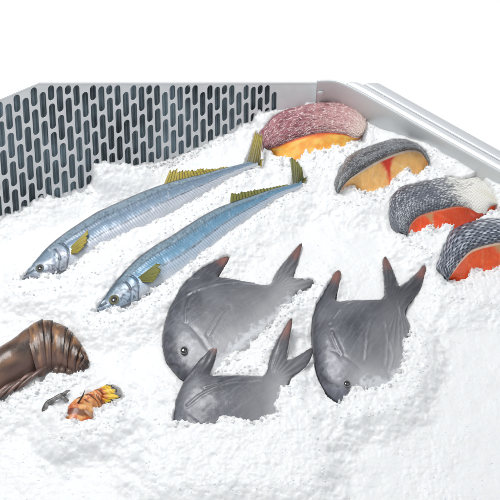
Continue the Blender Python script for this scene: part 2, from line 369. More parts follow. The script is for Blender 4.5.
def ice_height(X, Y):
    px0, py0 = proj(X, Y, 0*X)
    h = 4.5+2.6*fbm(X/70, Y/70, 3, 1)+1.1*fbm(X/22, Y/22, 3, 2)
    # raise against the perforated panel
    dpan = (X-PA[0])*pn[0]+(Y-PA[1])*pn[1]                     # <0 on the camera side
    al = (X-PA[0])*pd[0]+(Y-PA[1])*pd[1]
    cxx = np.linspace(-60, 330, 160); cyy = np.interp(cxx, contact_x, contact_y)
    line = 233-(233-111.5)/313*cxx
    wal = np.array([((P(a, b, 0)-PA)[:2]@pd) for a, b in zip(cxx, line)])
    hv = np.maximum((line-cyy)/.95*WZ, 0); kr = np.exp(-(np.linspace(-3, 3, 31)/1.2)**2); kr /= kr.sum(); hs = np.convolve(np.pad(hv, 15, 'edge'), kr, 'valid')
    d0 = np.maximum(-dpan, 0)
    alw = al+5*fbm(X/14, Y/14, 3, 12)*ss(0, 8, d0)
    kk = ss(0, 16, d0); hc = np.interp(alw, wal, hv)*(1-kk)+np.interp(alw, wal, hs)*kk
    hc = hc*(1+.14*fbm(X/9, Y/9, 3, 5))+2.2*fbm(X/4, Y/4, 2, 8)*ss(12, 0, d0)
    dd = np.maximum(-(dpan-LEAN*hc), 0)
    h = np.maximum(h, hc*(1-ss(-2, 30+.9*hc, dd))+h*.35)
    # raise toward the steel rim
    dr = np.maximum(-((X-RW0[0])*rn[0]+(Y-RW0[1])*rn[1]), 0); alr = (X-RW0[0])*rd[0]+(Y-RW0[1])*rd[1]
    hr = np.interp(alr, [-60, 0, 40, 70, 110, 160, 260], [8, 9, 18, 26, 28, 28, 27])+2.5*fbm(alr/14, 0*alr, 3, 3)
    h = np.maximum(h, hr*(1-ss(0, 42, dr)))
    cn = fbm(X/9, Y/9, 3, 21); cb = np.abs(fbm(X/5, Y/5, 2, 33))
    for poly, H, fall, rough in covers:
        W_ = 34 if H < 17 else 55
        a, b = proj(X, Y, np.full_like(X, H*.8))
        m = (a > poly[:, 0].min()-W_-8) & (a < poly[:, 0].max()+W_+8) & (b > poly[:, 1].min()-W_-8) & (b < poly[:, 1].max()+W_+8)
        if not m.any(): continue
        am, bm = a[m], b[m]; d = polydist(am, bm, poly); sg = np.where(inpoly(am, bm, poly), d, -d)
        k = ss(-W_*(1+.35*cn[m]), 3, sg)**1.3
        h[m] = np.maximum(h[m], h[m]*(1-k)+(H+1.3*cn[m]+1.2*cb[m])*k)
    return h
def carve(X, Y, h, hp):
    """sink the ice under every visible piece of the catch"""
    cn = fbm(X/5, Y/5, 3, 61); cb = np.abs(fbm(X/3, Y/3, 2, 63)); a, b = hp
    for poly, soft, rough in carves:
        m = (a > poly[:, 0].min()-12) & (a < poly[:, 0].max()+12) & (b > poly[:, 1].min()-12) & (b < poly[:, 1].max()+12)
        if not m.any(): continue
        am, bm = a[m], b[m]; d = polydist(am, bm, poly); sg = np.where(inpoly(am, bm, poly), d, -d)
        if soft is not None:
            ds = polydist(am, bm, soft, False); rr = .45+rough*ss(7, 1, ds)
        else: rr = .5
        sg = sg+rr*(cn[m]*1.6-cb[m]*1.2)
        k = ss(-.8, 1.6, sg); h[m] = h[m]*(1-k)+np.minimum(h[m], -4)*k
    return h
def facets(x, y, seed):
    """angular broken pieces: each jittered cell is a tilted plane of its own height"""
    xi = np.floor(x).astype(int); yi = np.floor(y).astype(int); best = np.full(np.shape(x), 9.); out = np.zeros(np.shape(x))
    for i in (-1, 0, 1):
        for j in (-1, 0, 1):
            a = xi+i; b = yi+j
            qx = a+.1+.8*_tab[(a*7+seed) & 255, (b*13) & 255]; qy = b+.1+.8*_tab[(b*5+seed) & 255, (a*11+3) & 255]
            d = np.hypot(x-qx, y-qy); r = _tab[(a*3+seed) & 255, (b*9+1) & 255]; r2 = _tab[(a*9+seed) & 255, (b*3+7) & 255]
            h_ = r+(x-qx)*(r2-.5)*1.6+(y-qy)*(_tab[(a+seed) & 255, (b*7+2) & 255]-.5)*1.6-.25*d
            c = d < best; best = np.where(c, d, best); out = np.where(c, h_, out)
    return out-.4
def ice_detail(X, Y, px, py):
    wx = .5*fbm(X/6, Y/6, 2, 2); am = ss(-.15, .5, fbm(X/42, Y/42, 3, 17)); near = 0*X
    a, b = proj(X, Y, 0*X+8)
    for poly, soft, rough in carves:
        m = (a > poly[:, 0].min()-25) & (a < poly[:, 0].max()+25) & (b > poly[:, 1].min()-25) & (b < poly[:, 1].max()+30)
        if soft is None or not m.any(): continue
        near[m] = np.maximum(near[m], ss(20, 3, polydist(a[m], b[m], soft, False)))
    am = np.clip(.08+.38*am+.85*near, 0, 1.1)
    d1, d2, di = cells(X/4.6+wx, Y/4.6, 5); e1, e2, de = cells(X/9+wx, Y/8, 15)
    return am*(2.2*(np.sqrt(np.clip(1-d1, 0, 1))-.7)*(.5+di)+1.6*(.5-e1)*de+.7*facets(X/5.5+wx, Y/5.5, 3)+.35*facets(X/2.4, Y/2.4, 9))+.6*(1-near)*fbm(X/15, Y/15, 3, 44)+.18*fbm(X/2.2, Y/2.2, 3, 5)
X, Y = np.meshgrid(gx, gy, indexing='ij')
inside = (((X-PA[0])*pn[0]+(Y-PA[1])*pn[1]) < 16) & (((X-RW0[0])*rn[0]+(Y-RW0[1])*rn[1]) < 1.5)
HZ = ice_height(X, Y); inside &= ((X-PA[0])*pn[0]+(Y-PA[1])*pn[1]) < LEAN*HZ+2.5
HZ = HZ+ice_detail(X, Y, 0, 0)-.6; HP = proj(X, Y, HZ); HZ = carve(X, Y, HZ, HP)
px, py = proj(X, Y, 0*X)
keep = inside & (px > -70) & (px < 570) & (py < 560)
idx = np.arange(X.size).reshape(X.shape)
c = keep[:-1, :-1] & keep[1:, :-1] & keep[:-1, 1:] & keep[1:, 1:]
ci, cj = np.nonzero(c)
q = np.stack([idx[ci, cj], idx[ci+1, cj], idx[ci+1, cj+1], idx[ci, cj+1]], -1)
u, inv = np.unique(q, return_inverse=True)
# side jitter gives overhanging crumbs rather than a pure height field
Vx = X.ravel()[u]+.45*fbm(X.ravel()[u]/2.5, Y.ravel()[u]/2.5, 2, 41); Vy = Y.ravel()[u]+.45*fbm(X.ravel()[u]/2.5, Y.ravel()[u]/2.5, 2, 51)
ice = mesh('ice_bed', np.stack([Vx, Vy, HZ.ravel()[u]], -1), inv.reshape(-1, 4), MT['ice'])
ice['kind'] = 'structure'; ice['label'] = 'white crushed ice filling the steel display well'
def icez(x, y):
    i = np.clip(((x-gx[0])/STEP).astype(int), 0, len(gx)-1); j = np.clip(((y-gy[0])/STEP).astype(int), 0, len(gy)-1)
    return HZ[i, j]
# loose crumbs: many along the edges of the heaps, some everywhere
bm_v = []; bm_f = []
phi = (1+5**.5)/2
icoV = np.array([(-1, phi, 0), (1, phi, 0), (-1, -phi, 0), (1, -phi, 0), (0, -1, phi), (0, 1, phi), (0, -1, -phi), (0, 1, -phi), (phi, 0, -1), (phi, 0, 1), (-phi, 0, -1), (-phi, 0, 1)])/1.9
icoF = np.array([(0, 11, 5), (0, 5, 1), (0, 1, 7), (0, 7, 10), (0, 10, 11), (1, 5, 9), (5, 11, 4), (11, 10, 2), (10, 7, 6), (7, 1, 8), (3, 9, 4), (3, 4, 2), (3, 2, 6), (3, 6, 8), (3, 8, 9), (4, 9, 5), (2, 4, 11), (6, 2, 10), (8, 6, 7), (9, 8, 1)])
pts = []
for poly, H, fall, rough in covers:
    r = resample(poly, int(len(poly)*9), True)
    g = P(r[:, 0], r[:, 1], H*.7)[:, :2]+rng.normal(0, 2.4, (len(r), 2))
    pts.append(np.c_[g, rng.uniform(.35, 1.25, len(r))])
n = 1500; r = np.c_[rng.uniform(-20, 520, n), rng.uniform(100, 520, n)]
pts.append(np.c_[P(r[:, 0], r[:, 1], 0)[:, :2], rng.uniform(.25, .8, n)])
r = np.c_[rng.uniform(0, 285, 700), np.zeros(700)]; r[:, 1] = np.interp(r[:, 0], contact_x, contact_y)
pts.append(np.c_[P(r[:, 0], r[:, 1]+2, 8)[:, :2]+rng.normal(0, 2.5, (700, 2)), rng.uniform(.4, 1.6, 700)])
pts = np.vstack(pts)
ok = (((pts[:, 0]-PA[0])*pn[0]+(pts[:, 1]-PA[1])*pn[1]) < 2) & (((pts[:, 0]-RW0[0])*rn[0]+(pts[:, 1]-RW0[1])*rn[1]) < -1.5)
pts = pts[ok]; V = []; F = []
for k, (x, y, s) in enumerate(pts):
    z = icez(np.array([x]), np.array([y]))[0]
    if z < 0: continue
    k = len(V)
    v = icoV*rng.uniform(.6, 1.25, (12, 1))*s*rng.uniform(.7, 1.3, (1, 3))
    V.append(v+[x, y, z+s*.15]); F.append(icoF+12*k)
cr = mesh('ice_crumbs', np.vstack(V), np.vstack(F), MT['crumb'], smooth=False)
cr['kind'] = 'stuff'; cr['label'] = 'loose crumbs of crushed ice scattered over the ice bed and its heaps'; cr['category'] = 'ice crumbs'

V = []; F = []
for poly, soft, rough in carves:
    if soft is None: continue
    r = resample(soft, max(5, int(len(soft)*3.5))); g = P(r[:, 0], r[:, 1]+1.5, 11)[:, :2]+rng.normal(0, 3.2, (len(r), 2))-np.array([0, 2.])
    for x, y in g:
        z = icez(np.array([x]), np.array([y]))[0]
        if z < 1: continue
        s_ = rng.uniform(.9, 3.0); v = icoV*rng.uniform(.45, 1.35, (12, 1))*s_*rng.uniform(.45, 1.35, (1, 3))
        F.append(icoF+12*len(V)); V.append(v+[x, y, z-s_*.15])
ch = mesh('ice_chips', np.vstack(V), np.vstack(F), MT['chip'], smooth=False)
ch['kind'] = 'stuff'; ch['label'] = 'clear glassy chips of ice heaped along the edges of the fish'; ch['category'] = 'ice chips'

# ================================================================== PERFORATED PANEL
def wpos(px_, py_line=None):
    y_ = 233-(233-111.5)/313*px_
    return float((P(px_, y_, 0)-PA)[:2]@pd)
def panel_z(px_, py_):
    """height on the panel plane seen under a photo pixel, and distance along it"""
    dx, dy, dz = [float(v) for v in ray(px_, py_)]
    ox, oy, oz = 0, -DIST*CY*1000, DIST*SY*1000
    A = np.array([[pd[0], WV[0], -dx], [pd[1], WV[1], -dy], [0, WV[2], -dz]])
    w_, z_, t_ = np.linalg.solve(A, np.array([ox-PA[0], oy-PA[1], oz]))
    return w_, z_
pan = thing('perforated_panel', 'tall grey steel panel with staggered upright slots at the left back of the ice', 'panel', P(150, 175, 0))
top_px = [(-70, 128), (-30, 112), (0, 99), (38, 83), (120, 83), (200, 83), (317, 83)]
topw = [panel_z(*t) for t in top_px]
tw = [t[0] for t in topw]; tz = [t[1] for t in topw]
w0, w1 = tw[0], tw[-1]
outer = [(w0, -25)]+[(w1, -25)]+[(a, b) for a, b in topw[::-1]]
cu = bpy.data.curves.new('c', 'CURVE'); cu.dimensions = '2D'; cu.fill_mode = 'BOTH'; cu.extrude = .0006; cu.bevel_depth = .00018; cu.bevel_resolution = 2
def spl(pts):
    s = cu.splines.new('POLY'); s.points.add(len(pts)-1)
    for p_, (a, b) in zip(s.points, pts): p_.co = (a*MM, b*MM, 0, 1)
    s.use_cyclic_u = True
spl(outer)
PITCH = 9.0; SW = 3.55; VP = 28.9; SL = 26.0
wend = wpos(282)
k = 0; x = w0+6; wref = panel_z(7.8, 100)[0]; zrow = panel_z(7.8, 99.5)[1]
kmin = int((w0+6-wref)/PITCH); SKEW = 0.0
for k in range(kmin, 200):
    x = wref+k*PITCH
    if x > wend-3: break
    ztop = np.interp(x, tw, tz)-2.2
    for r in range(-4, 8):
        zt = zrow-4-r*VP+(VP/2 if k % 2 else 0)-SKEW*(x-wref); zb = zt-SL
        if zt > ztop: zt = ztop
        if zb < -22: zb = -22
        if zt-zb < 2*SW+.6: continue
        p_ = [(x+SW*math.cos(a), zt-SW+SW*math.sin(a)) for a in np.linspace(0, math.pi, 9)]
        p_ += [(x+SW*math.cos(a), zb+SW+SW*math.sin(a)) for a in np.linspace(math.pi, 2*math.pi, 9)]
        spl(p_)
co = bpy.data.objects.new('c', cu); COL.objects.link(co); bpy.context.view_layer.update()
me = bpy.data.meshes.new_from_object(co.evaluated_get(bpy.context.evaluated_depsgraph_get())); bpy.data.objects.remove(co)
PN = np.cross([pd[0], pd[1], 0], WV); PN /= np.linalg.norm(PN); PN = -PN if PN[1] < 0 else PN
me.transform(__import__('mathutils').Matrix(((pd[0], WV[0], PN[0], PA[0]*MM-pan.location[0]), (pd[1], WV[1], PN[1], PA[1]*MM-pan.location[1]), (0, WV[2], PN[2], -pan.location[2]), (0, 0, 0, 1))))
me.name = 'slotted_sheet'
so = bpy.data.objects.new('slotted_sheet', me); COL.objects.link(so); me.materials.clear(); me.materials.append(MT['sheet']); so.parent = pan
def pw(wv, z, n_=0): return PA+np.array([pd[0], pd[1], 0])*wv+WV*z+PN*n_
# rippled dark back plate behind the slots, bluish reflections put into its colour
V = []; F = []
ws = np.arange(w0, wend+3, 1.2)
for i, wv in enumerate(ws):
    off = 7+2.4*math.sin(wv*1.7)+1.5*vn(wv/7, 1)
    V += [pw(wv, -25, off), pw(wv, np.interp(wv, tw, tz)-1.5, off)]
    if i: F.append([2*i-2, 2*i, 2*i+1, 2*i-1])
mesh('backing', V, F, MT['gap'], pan)
# folded top rim
V = []; F = []
prof = [(-1.0, -1.2), (-1.1, .3), (-.4, .8), (5, .9), (9, .5), (9.4, -6)]
for i, (a, b) in enumerate(topw):
    for nn, zz in prof: V.append(pw(a, b+zz, nn))
    if i:
        for j in range(len(prof)-1): F.append([(i-1)*6+j, (i-1)*6+j+1, i*6+j+1, i*6+j])
mesh('top_rim', V, F, MT['rail'], pan, smooth=False)

# ================================================================== STEEL WELL WALL AND RIM
rim = thing('steel_rim', 'shiny rolled steel rim and side wall running down the right edge of the ice', 'steel rim', P(430, 150, 30))
q0 = P(315, 111, 0); q1 = P(334, 111.5, 0); q2 = P(352, 119.5, 0); q3 = P(372, 131, 0); q4 = P(430, 165.2, 0); q5 = P(520, 218, 0); q6 = P(620, 277, 0); q7 = P(700, 324, 0)
path = resample([q[:2] for q in (q0, q1, q2, q3)], 24); path = np.vstack([path, resample([q[:2] for q in (q3, q4, q5, q6, q7)], 30)[1:]])
T = np.gradient(path, axis=0); T /= np.linalg.norm(T, axis=1)[:, None]; N = np.stack([-T[:, 1], T[:, 0]], -1)
def sweep(name, prof, i0, mat, closed=False):
    pr = np.array(prof, float); n_ = len(pr); p_ = path[i0:]; nn = N[i0:]
    V = np.concatenate([p_[:, None, :]+nn[:, None, :]*pr[None, :, 0:1], np.tile(pr[None, :, 1:2], (len(p_), 1, 1))], -1)
    F = grid_faces(len(p_), n_, wrap=closed, flip=True).tolist()
    if closed: F.append(list(range(n_)))
    o = mesh(name, V.reshape(-1, 3), F, mat, rim)
    b_ = bmesh.new(); b_.from_mesh(o.data); bmesh.ops.recalc_face_normals(b_, faces=b_.faces)
    r_ = bmesh.ops.bisect_plane(b_, geom=b_.verts[:]+b_.edges[:]+b_.faces[:], plane_co=(0, (YCUT+(99 if name == 'side_wall' else 0))*MM-rim.location[1], 0), plane_no=(0, 1, 0), clear_outer=True)
    ed = [g for g in r_['geom_cut'] if isinstance(g, bmesh.types.BMEdge)]
    if ed: bmesh.ops.holes_fill(b_, edges=ed, sides=0)
    b_.to_mesh(o.data); b_.free(); return o
HW = 43.5; YCUT = P(368, 83.5, 44)[1]
sweep('side_wall', [(0, -25), (0, HW-3), (.4, HW-1), (1.5, HW), (2.6, HW-1), (2.8, -25)], 0, MT['steel'], True)
bead = [(1+5.6+6.0*math.cos(a), HW-1.8+4.0*math.sin(a)) for a in np.linspace(math.pi*1.15, -.15*math.pi, 16)]
sweep('rolled_bead', bead+[(11, HW-8), (1.5, HW-8)], 8, MT['rail'], True)
lip = [(13.6, HW-7), (13.8, HW-1.5), (14.6, HW-.2), (16, HW+.3), (20, HW+.9), (24, HW+1), (25.6, HW+.3), (26.3, HW-1.5), (26.4, HW-9), (24, HW-9), (23.5, HW-4), (16, HW-5)]
sweep('outer_lip', lip, 8, MT['lip'], True)
sweep('outer_skirt', [(24, HW-5), (25.5, HW-9), (25.8, -60), (23.5, -60)], 8, MT['steel'], True)
c_ = P(320.5, 93, 27); ball('rivet', [c_[0], c_[1]-.5, c_[2]], 3.6, MT['steel'], rim, (1, .5, 1))

# ================================================================== SAURY
def saury(name, label, top, wid, zc, pal, eye, pect, finlet, tail, seed):
    th = thing(name, label, 'fish', P(*top[len(top)//2], 0), 'slender blue backed fish lying on the ice')
    nu, nv = 760, 72
    Tp = resample(top, nu); s = np.linspace(0, 1, nu)
    wd = .93*np.interp(s, np.linspace(0, 1, len(wid)), wid)
    kk = np.ones(31)/31; wd = np.convolve(np.pad(wd, 15, 'edge'), kk, 'valid')
    tg = np.gradient(Tp, axis=0); tg /= np.linalg.norm(tg, axis=1)[:, None]
    off = np.stack([-tg[:, 1]*.75, tg[:, 0]+0], -1); off /= np.linalg.norm(off, axis=1)[:, None]
    Bp = Tp+off*wd[:, None]
    zc = zc+9*ss(.35, 1, s)
    TT = P(Tp[:, 0], Tp[:, 1], zc)[:, :2]; BB = P(Bp[:, 0], Bp[:, 1], zc)[:, :2]; zc = zc[:, None]
    mid = (TT+BB)/2; hv = (TT-BB)/2; hw = np.linalg.norm(hv, axis=1); tk = hw*.47
    a = np.linspace(0, 2*np.pi, nv, endpoint=False); ca, sa = np.cos(a), np.sin(a)
    X = mid[:, None, :]+hv[:, None, :]*(np.sign(ca)*np.abs(ca)**.92)[None, :, None]
    U = s[:, None]*np.ones(nv); Vv = np.ones((nu, 1))*ca
    L = 290*U
    up = tk[:, None]*np.sign(sa)*np.abs(sa)**.85
    gill = np.exp(-((U-(.205-.05*(Vv+.2)**2))/.004)**2)*(Vv < .45); gill2 = np.exp(-((U-(.165-.04*(Vv+.1)**2))/.004)**2)*(Vv < .3)
    jaw = np.exp(-((Vv-(.1-1.2*U))/.13)**2)*(U < .055)
    wob = fbm(L/9, Vv*2.2, 3, seed)
    relief = -.8*gill-.5*gill2-.5*jaw+.35*np.exp(-((Vv-.62)/.12)**2)*(U > .2)+.25*wob
    relief = relief-.3*(U > .2)*np.exp(-((Vv-.34)/.05)**2)
    hat = np.abs(((L/3.1+Vv*4.0) % 1)-.5)*2                      # slanting muscle lines of the belly
    relief = relief+.18*hat*(Vv < .2)*(U > .2)+.5*np.exp(-((Vv-.32)/.2)**2)*(U > .2)-.5*np.exp(-((Vv-.05)/.06)**2)*(U > .2)
    Z = zc+up+relief*(sa > 0)[None]
    Vr = Vv; Vv = np.ones((nu, 1))*np.cos(a-.36)[None]          # zones as they sit on the upper flank
    C = mixc(pal['silver'], pal['silver']*.55, .8*ss(.35, .9, hat)*ss(-.95, -.3, Vv)*ss(.24, .34, U))
    C = mixc(C, srgb(222, 226, 232), .75*ss(-.35, -.8, Vv+.1*wob))
    C = mixc(C, pal['mid'], ss(-.12, .05, Vv+.04*wob))
    C = mixc(C, pal['blue'], ss(.0, .14, Vv)*(1-ss(.5, .62, Vv))*pal['bk'])
    C = mixc(C, pal['pale'], ss(.5, .64, Vv+.05*wob)*(1-ss(.86, .93, Vv)))
    dk = np.exp(-((Vv+.06-.04*wob)/.04)**2)*ss(.2, .28, U)*(.6+.4*ss(-.2, .4, fbm(L/2, Vv*9, 2, seed+4)))
    C = mixc(C, pal['dark'], np.clip(.9*dk, 0, 1))
    C = mixc(C, pal['dark'], .9*ss(.86, .93, Vv)+.5*np.exp(-((Vv-.55)/.045)**2)*ss(.2, .3, U)*(.55+.45*ss(-.2, .3, fbm(L/2, Vv*9, 2, seed+24))))
    C = mixc(C, pal['dark'], .45*ss(.05, .5, fbm(L/1.6, Vv*14, 2, seed+9))*ss(.25, .6, Vv)*(1-ss(.85, .92, Vv)))
    hd = 1-ss(.175, .215, U+.05*(Vv+.1)**2)
    hn = fbm(L/5, Vv*3, 4, seed+2)
    Ch = mixc(pal['silver']*1.0, pal['head'], ss(-.3, .5, hn+.7*Vv)); Ch = mixc(Ch, pal['violet'], .55*ss(.1, .5, fbm(L/3.2+Vv*3, Vv*2.2, 3, seed+6))*(Vv < .4))
    Ch = mixc(Ch, pal['dark'], .85*ss(.06, .01, U)*ss(-.3, .3, hn+.3)); Ch = mixc(Ch, pal['dark'], .65*np.exp(-((Vv-.12+1.2*U)/.07)**2)*(U > .03)); Ch = mixc(Ch, pal['dark'], .6*ss(.72, .95, Vv))
    crease = ss(.16, .03, np.abs(fbm(L/6+Vv*1.5, Vv*1.6-L/30, 3, seed+14)))*(Vv < .35)*ss(.07, .1, U)
    Ch = mixc(Ch, pal['dark'], .7*crease)
    C = mixc(C, Ch, hd); C = mixc(C, pal['dark'], .22*ss(.0, .7, Vv)*(1-hd))
    C = mixc(C, pal['dark'], np.clip(.8*gill+.7*gill2+.8*jaw, 0, 1))
    C = mixc(C, srgb(228, 232, 238), .5*ss(.35, .7, fbm(L/2.2, Vv*7, 3, seed+20))*ss(-.9, .2, Vv)*(1-hd)*.5)
    V3 = np.concatenate([X, Z[..., None]], -1).reshape(-1, 3)
    F = grid_faces(nu, nv, wrap=True).tolist()+[list(range(nv)), list(range((nu-1)*nv, nu*nv))[::-1]]
    mesh('body', V3, F, MT['skin'], th, C.reshape(-1, 3))
    fisheye(th, eye[0], eye[1], eye[3], eye[2], pal['ring'])
    def fcol(base, tip, dark, nr, p0=.35):
        def f(u_, v_):
            r_ = np.abs(((u_*nr+.3*vn(v_*3, u_*0, seed)) % 1)-.5)*2
            c_ = mixc(base, tip, v_); return mixc(c_, dark, p0*ss(.55, .9, r_)+.25*ss(.2, .6, fbm(u_*9, v_*5, 2, seed)))
        return f
    sheet('pectoral_fin', pect[0], pect[1], MT['fin'], th, fcol(pal['fin']*.7, pal['fin'], pal['findark'], 9), wave=.35)
    # row of spiny finlets along the back
    b = resample(finlet[0], 90); t = resample(finlet[1], 90)
    n_ = finlet[2]; sw = (np.linspace(0, 1, 90)*n_) % 1
    t = b+(t-b)*(.66+.2*(1-np.abs(sw-.35)*1.4)+.2*vn(np.arange(90)/3.1, seed))[:, None]
    sheet('dorsal_fin', b, t, MT['fin'], th, fcol(pal['fin'], pal['fin']*1.15, pal['findark'], n_, .8), nu=180, nv=8, wave=.2)
    for bs, tp in tail:
        sheet('tail_lobe', bs, tp, MT['fin'], th, fcol(pal['findark'], pal['fin'], pal['findark']*.8, 7, .5), wave=.25)
    return th
palA = dict(silver=srgb(186, 194, 206), mid=srgb(134, 152, 170), blue=srgb(112, 138, 162), bk=.7, pale=srgb(150, 172, 188), dark=srgb(38, 50, 66), head=srgb(120, 142, 160), violet=srgb(120, 104, 126),
            ring=srgb(120, 124, 118), fin=srgb(176, 160, 66), findark=srgb(74, 68, 36))
palB = dict(palA, silver=srgb(168, 186, 204), mid=srgb(108, 138, 160), blue=srgb(92, 140, 170), bk=.9, pale=srgb(140, 166, 182), ring=srgb(128, 128, 92), fin=srgb(126, 126, 56), findark=srgb(58, 62, 36), head=srgb(98, 118, 132))
widA = [2.5, 12, 19, 25, 30, 33, 36, 38, 39, 40, 40, 39, 38, 36, 34, 31, 28, 24, 20, 16, 12, 9, 7, 6]
saury('saury', 'slender silver blue fish with yellow back fin, lying nearest the slotted panel', 
      [(20, 277), (32, 265.5), (46, 250), (62, 237), (80, 225), (96, 215), (110, 208.5), (130, 199.5), (150, 191), (170, 184), (190, 178.5), (202, 175.5), (220, 170), (234, 166.5), (246, 163), (257, 160)],
      widA, 5, palA, (39.8, 268, 4.3, 9.3),
      ([(66, 251, 13), (69, 249.5, 13.5), (71, 254, 13)], [(91, 227, 21), (89, 240, 20), (79, 252.5, 17)]),
      ([(163, 186.5, 10), (190, 179, 12), (228, 169, 15)], [(171, 167, 19), (194, 168, 18), (228, 166, 16)], 20),
      [([(246, 165, 14), (252, 166, 15), (260, 164, 15)], [(256, 129, 30), (260, 129, 30), (263, 133, 28)]), ([(254, 160, 15), (256, 164, 15)], [(264, 159, 16), (262, 167, 13)])], 3)
saury('saury', 'slender fish',
      [(93, 310), (104, 297.5), (114, 284.5), (124, 273), (138, 259.5), (154, 248), (170, 238.5), (190, 225.5), (210, 213.5), (230, 204.5), (250, 197.5), (270, 190.5), (284, 186.5), (294, 184), (301, 181)],
      widA, 5, palB, (114, 299.5, 5.0, 10),
      ([(136, 279, 13), (139, 278, 13.5), (142, 282, 13)], [(162, 259, 21), (162, 272, 20), (154, 282.5, 17)]),
      ([(230, 205, 12), (255, 196, 14), (288, 186, 15)], [(231, 192, 19), (256, 188, 18), (288, 184, 15)], 18),
      [([(293, 187, 14), (298, 186, 15), (304, 180, 15)], [(290, 155, 28), (294, 155, 28), (302, 167, 24)]), ([(297, 184, 15), (301, 180, 15)], [(307, 182, 14), (308, 176, 15)])], 8)
bpy.data.objects['saury.001']['label'] = 'slender fish with vivid blue back and olive fins, just above the grey flat fish'

# ================================================================== POMFRET
def pomfret(label, outline, plane, thick, eye, regs, tips, creases, headpt, tailpt, frost, seed):
    th = thing('pomfret', label, 'fish', P(outline[0][0], outline[0][1]-20, 0), 'grey flat fish with pointed fins lying on the ice')
    hx, hy = headpt; tx, ty = tailpt; L = math.hypot(tx-hx, ty-hy); ux, uy = (tx-hx)/L, (ty-hy)/L
    def relief(px, py, H):
        a = ((px-hx)*ux+(py-hy)*uy)/L; b = (-(px-hx)*uy+(py-hy)*ux)/L
        r = .3*fbm(px/18, py/18, 3, seed)+.05*fbm(px/3, py/3, 3, seed+2)
        for cr in creases:
            d = polydist(px, py, resample(cr, 30), False); r = r+.35*np.exp(-(d/1.0)**2)-.2*np.exp(-((d-2.4)/1.6)**2)
        for tp, bs in tips:                                   # fin rays
            ang = np.arctan2(py-bs[1], px-bs[0]); dd = np.hypot(px-tp[0], py-tp[1]); Lf = math.hypot(tp[0]-bs[0], tp[1]-bs[1])
            r = r+.3*np.sin(ang*42)*ss(Lf*.95, Lf*.5, dd)
        r = r-.35*np.exp(-((a-.27+.5*(b)**2)/.012)**2)*ss(.24, .1, np.abs(b))
        return r
    def colf(px, py, H):
        a = ((px-hx)*ux+(py-hy)*uy)/L; b = (-(px-hx)*uy+(py-hy)*ux)/L
        n1 = fbm(px/22, py/22, 4, seed+3); n2 = fbm(px/3.2, py/3.2, 3, seed+5); st = fbm((px*ux+py*uy)/14, (-px*uy+py*ux)/1.6, 3, seed+7)
        c = mixc(srgb(66, 68, 77), srgb(96, 98, 107), ss(-.5, .5, n1)); c = mixc(c, srgb(146, 148, 156), .06*ss(.1, .6, n2)+.2*ss(.05, .55, st))  # grey skin tone; pale streaks along the body are painted silvery highlights
        hd = 1-ss(.12, .42, a+.06*n1)
        c = mixc(c, srgb(140, 142, 156), .5*hd*ss(-.5, .7, .6*n2+.6*n1+.1)); c = mixc(c, srgb(62, 64, 74), .3*hd*ss(.05, .4, fbm(px/4, py/4, 3, seed+11)))
        c = mixc(c, srgb(132, 134, 140), .3*ss(.05, .5, fbm(px/34, py/34, 2, seed+40)))
        db = polydist(px, py, frost, False); c = mixc(c, srgb(150, 150, 153), .68*ss(52, 8, db+11*n1)*ss(.04, .16, a+.05*n2))
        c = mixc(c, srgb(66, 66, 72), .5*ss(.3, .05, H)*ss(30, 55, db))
        for cr in creases:
            d = polydist(px, py, resample(cr, 30), False); c = mixc(c, srgb(178, 180, 184), [.32, .5][seed == 9]*np.exp(-(d/.6)**2)*ss(-.2, .3, fbm(px/5, py/5, 2, seed+31)+.1))
        for tp, bs in tips:
            dd = np.hypot(px-tp[0], py-tp[1]); Lf = math.hypot(tp[0]-bs[0], tp[1]-bs[1])
            ang = np.arctan2(py-bs[1], px-bs[0])
            c = mixc(c, srgb(70, 72, 76), .45*ss(.1, .9, np.sin(ang*42))*ss(Lf*.95, Lf*.5, dd))
            c = mixc(c, srgb(156, 100, 86), .8*ss(tp[2]*1.1, tp[2]*.3, dd+3*n2)); c = mixc(c, srgb(92, 62, 56), .6*ss(4.5, 1, dd))
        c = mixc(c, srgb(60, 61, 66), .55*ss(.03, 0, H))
        d = polydist(px, py, frost, False)                    # thin frost clinging to the belly near the ice
        c = mixc(c, srgb(222, 225, 228), np.clip(.25*ss(22, 4, d+8*n1)+.5*ss(7, 0, d+6*fbm(px/3, py/3, 4, seed+13)), 0, .85))
        # mouth line
        d = polydist(px, py, resample(eye[4], 12), False); c = mixc(c, srgb(50, 50, 56), .8*np.exp(-(d/.8)**2))
        return c
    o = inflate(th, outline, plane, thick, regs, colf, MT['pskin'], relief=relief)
    fisheye(th, eye[0], eye[1], eye[3], eye[2], srgb(158, 158, 156), .78)
    return th
